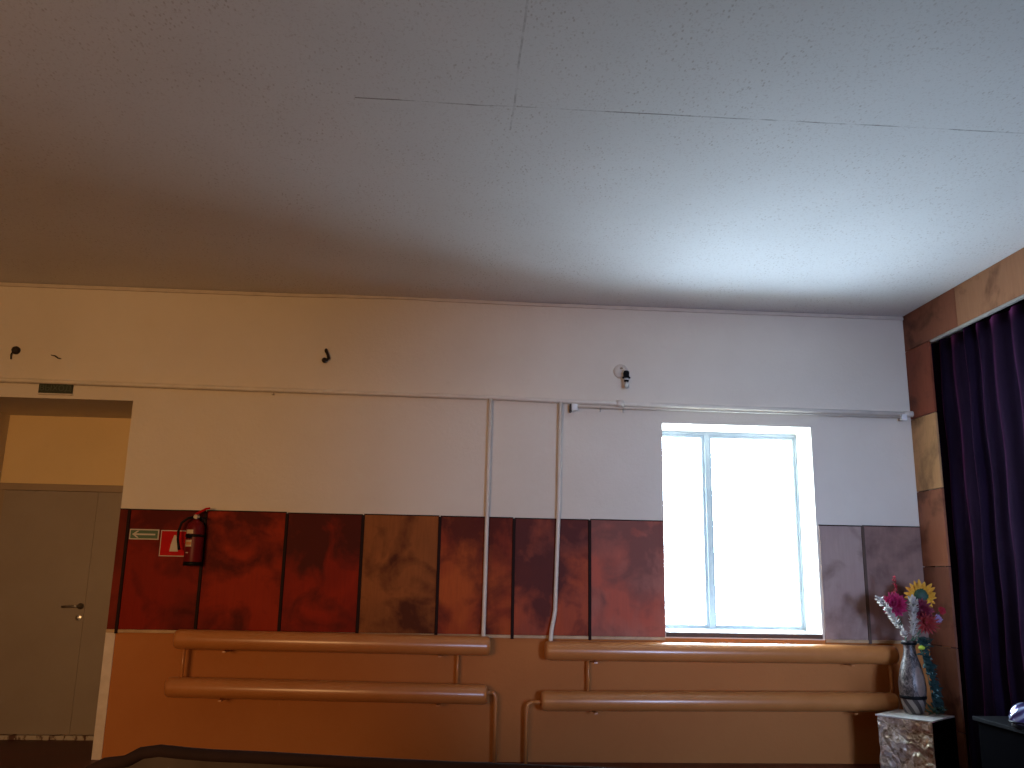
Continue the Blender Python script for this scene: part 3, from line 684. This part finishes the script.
def spray(name, label, cat, pts, mat, r0, r1, cnt, seed, mouth):
    t = empty(name, (VX, VY, VZ)); tag(t, label, cat)
    P = [Vector(p)-Vector((VX, VY, VZ)) for p in pts]
    obj('stem', tube(bmesh.new(), [Vector((mouth[0], mouth[1], .30)), Vector((mouth[0]*1.5, mouth[1], .515))]+P, .0028, 8), M['leaf'], t, True)
    bm = bmesh.new(); rn = random.Random(seed)
    for i in range(cnt):
        u = rn.random(); k = min(len(P)-2, int(u*(len(P)-1))); f = u*(len(P)-1)-k
        c = P[k].lerp(P[k+1], f); rr = r0+(r1-r0)*u
        dv = Vector((rn.uniform(-1, 1), rn.uniform(-1, 1), rn.uniform(-1, 1))).normalized()
        ax = (P[-1]-P[0]).normalized()
        petal(bm, c+dv*rr*.2, (dv+ax*.6), ax, rr*1.2, rr*.9, .3, 3)
    p = obj('blossom', bm, mat, t, True); sd = p.modifiers.new('t', 'SOLIDIFY'); sd.thickness = .0012
spray('blossom_spray', 'ivory spray reaching furthest left out of the vase', 'flower', [(3.400, 6.50, .985), (3.330, 6.48, 1.075), (3.262, 6.46, 1.165), (3.185, 6.45, 1.262)], M['ivory'], .021, .026, 150, 2, (-.02, -.01))
spray('blossom_spray', 'upright ivory spray between the magenta flower and the sunflower', 'flower', [(3.430, 6.46, .99), (3.425, 6.43, 1.09), (3.425, 6.42, 1.18), (3.420, 6.41, 1.245)], M['ivory'], .022, .032, 150, 4, (0, -.02))
spray('celosia', 'thin crimson spike standing up behind the magenta flower', 'flower', [(3.395, 6.60, 1.10), (3.392, 6.60, 1.22), (3.392, 6.60, 1.32), (3.388, 6.60, 1.415)], M['crimson'], .020, .012, 110, 6, (-.01, .01))
# trailing greenery beside the vase
t = empty('ivy_sprig', (VX, VY, VZ)); tag(t, 'trailing dark teal sprig with a lime bud hanging down beside the vase', 'greenery')
rn = random.Random(12)
path = [(.015, -.015, .30), (.024, -.028, .53), (.035, -.080, .55), (.038, -.095, .49), (.045, -.105, .40), (.060, -.115, .30), (.078, -.110, .20), (.105, -.08, .10), (.140, -.05, .03)]
obj('stem', tube(bmesh.new(), path, .003, 8), M['leaf'], t, True)
bm = bmesh.new(); bm2 = bmesh.new()
pv = [Vector(p) for p in path[2:]]
for i in range(190):
    u = rn.random()*.98; k = int(u*(len(pv)-1)); f = u*(len(pv)-1)-k; c = pv[k].lerp(pv[k+1], f)
    dv = Vector((rn.uniform(-.35, 1), rn.uniform(-1, .1), rn.uniform(-1, .2))).normalized()
    petal(bm if i % 14 else bm2, c+Vector((rn.uniform(0, .035), 0, rn.uniform(-.015, .015))), dv, Vector((0, -.5, 1)), rn.uniform(.035, .065), .032, .1, 4)
for (b_, nm, mt) in ((bm, 'leaves', M['teal']), (bm2, 'pale_leaves', M['tealglint'])):
    p = obj(nm, b_, mt, t, True); p.modifiers.new('t', 'SOLIDIFY').thickness = .001
bm = bmesh.new(); bmesh.ops.create_uvsphere(bm, u_segments=14, v_segments=10, radius=.020); bm.transform(Matrix.Translation((.026, -.130, .478)) @ Matrix.Diagonal((1.25, 1, .8, 1)))
petal(bm, (.026, -.130, .478), (1, -.2, .1), (0, 0, 1), .045, .02, .1)
obj('bud', bm, M['lime'], t, True)
# dark leaves resting on the pedestal at the right of the vase
t = empty('fallen_sprig', (3.565, 6.49, .437)); tag(t, 'dull grey-green sprig lying on the pedestal at the foot of the vase', 'greenery')
bm = bmesh.new()
for i in range(40):
    a = rn.uniform(0, 6.28); rr = rn.uniform(0, .06); petal(bm, (math.cos(a)*rr, math.sin(a)*rr*.7, .004+rn.random()*.05), (math.cos(a), math.sin(a), rn.uniform(.0, .9)), (0, 0, 1), .045, .022, .05, 4)
p = obj('leaves', bm, M['leaf'], t, True); p.modifiers.new('t', 'SOLIDIFY').thickness = .001
obj('stem', tube(bmesh.new(), [(-.06, -.02, .006), (0, 0, .02), (.05, .02, .05)], .003, 8), M['leaf'], t, True)

# ---------------------------------------------------------------- black cabinet with a party light
t = empty('equipment_cabinet', (3.52, 5.10, 0)); tag(t, 'black cabinet standing in the shade before the purple curtain', 'cabinet')
obj('body', B(-.29, .30, -.30, .30, .0, .565, bev=.006), M['matteblack'], t)
M['cabtop'] = paint('black_semi_gloss_top', (.008, .008, .010, 1), None, .7, 6, 0, .04)
obj('top_board', B(-.31, .31, -.32, .32, .565, .590, bev=.004), M['cabtop'], t)
bm = bmesh.new(); tube(bm, [(-.10, -.300, .485), (-.10, -.325, .480), (.02, -.325, .470), (.02, -.300, .465)], .006, 8); obj('handle', bm, M['chrome'], t, True)
obj('door', B(-.27, .28, -.312, -.300, .03, .545, bev=.003), M['black'], t)
t = empty('disco_lamp', (3.275, 4.99, .590)); tag(t, 'shiny blue-violet ribbed dome lamp on a black foot, on the black cabinet', 'lamp')
obj('foot', lathe(bmesh.new(), [(.075, 0), (.08, .006), (.078, .030), (.050, .036), (.050, .046)], 32), M['black'], t, True)
dm = N('violet_ribbed_lens'); wv = dm.n('ShaderNodeTexWave'); wv.inputs['Scale'].default_value = 9; wv.inputs['Distortion'].default_value = 3; wv.bands_direction = 'Z'
dm.l(dm.mapping((1, 1, 1), (0, 0, 0), (.5, .4, 0)), wv.inputs['Vector'])
cc = dm.ramp(wv.outputs['Fac'], [(.2, (.10, .08, .24, 1)), (.5, (.22, .22, .45, 1)), (.9, (.55, .65, .9, 1))]); dm.bump(wv.outputs['Fac'], .35, .01)
M['dome'] = dm.fin(cc, .12, .55, .7)
pr = [(.088*math.cos(R(a)), .046+.092*math.sin(R(a))) for a in range(-14, 90, 6)]+[(0.001, .138)]
obj('dome', lathe(bmesh.new(), pr, 48), M['dome'], t, True)
obj('rim', lathe(bmesh.new(), [(.070, .022), (.090, .026), (.091, .036), (.08, .04)], 40), M['black'], t, True)

# ---------------------------------------------------------------- upholstered sofa in front, only its back's top edge in view
t = empty('sofa', (.03, 2.60, -.012), R(-8)); tag(t, 'dark brown upholstered sofa whose rounded back just shows along the bottom', 'sofa')
M['rim'] = paint('dark_brown_plush', (.028, .010, .008, 1), (.018, .006, .005, 1), .85, 6)
M['taupe'] = paint('worn_taupe_fabric', (.10, .075, .06, 1), (.065, .047, .036, 1), .9, 5)
x0 = -1.14
top = [(-1.14, .56), (-1.125, .70), (-1.10, .790), (-1.06, .838), (-1.02, .858), (-.96, .866), (-.915, .890), (-.86, .898), (-.78, .893), (-.70, .890), (-.55, .889), (-.3, .884), (0, .880), (.4, .878), (.8, .878), (1.02, .865), (1.10, .80), (1.13, .70), (1.14, .56)]
obj('back_rim', tube(bmesh.new(), [(x, 0, z-.018) for x, z in top], [.018]*len(top), 20), M['rim'], t, True)
bm = flat(bmesh.new(), [(x*.985, z-.030) for x, z in top]+[(1.12, .12), (-1.12, .12)], -.012, .05)
obj('back_cushion', bm, M['taupe'], t)
obj('back_shell', flat(bmesh.new(), [(x, z-.04) for x, z in top]+[(1.14, .10), (-1.14, .10)], .05, .10), M['rim'], t)
obj('seat', B(-.98, .98, .10, .72, .16, .43, bev=.04), M['taupe'], t)
for s in (-1, 1):
    obj('armrest', B(s*1.06-.08, s*1.06+.08, .08, .78, .12, .60, bev=.05), M['rim'], t)
for (lx, ly) in ((-1.05, 0.02), (1.05, 0.02), (-1.05, .72), (1.05, .72)):
    obj('leg', lathe(bmesh.new(), [(.018, 0), (.028, .13)], 16, (lx, ly, 0)), M['batten'], t, True)
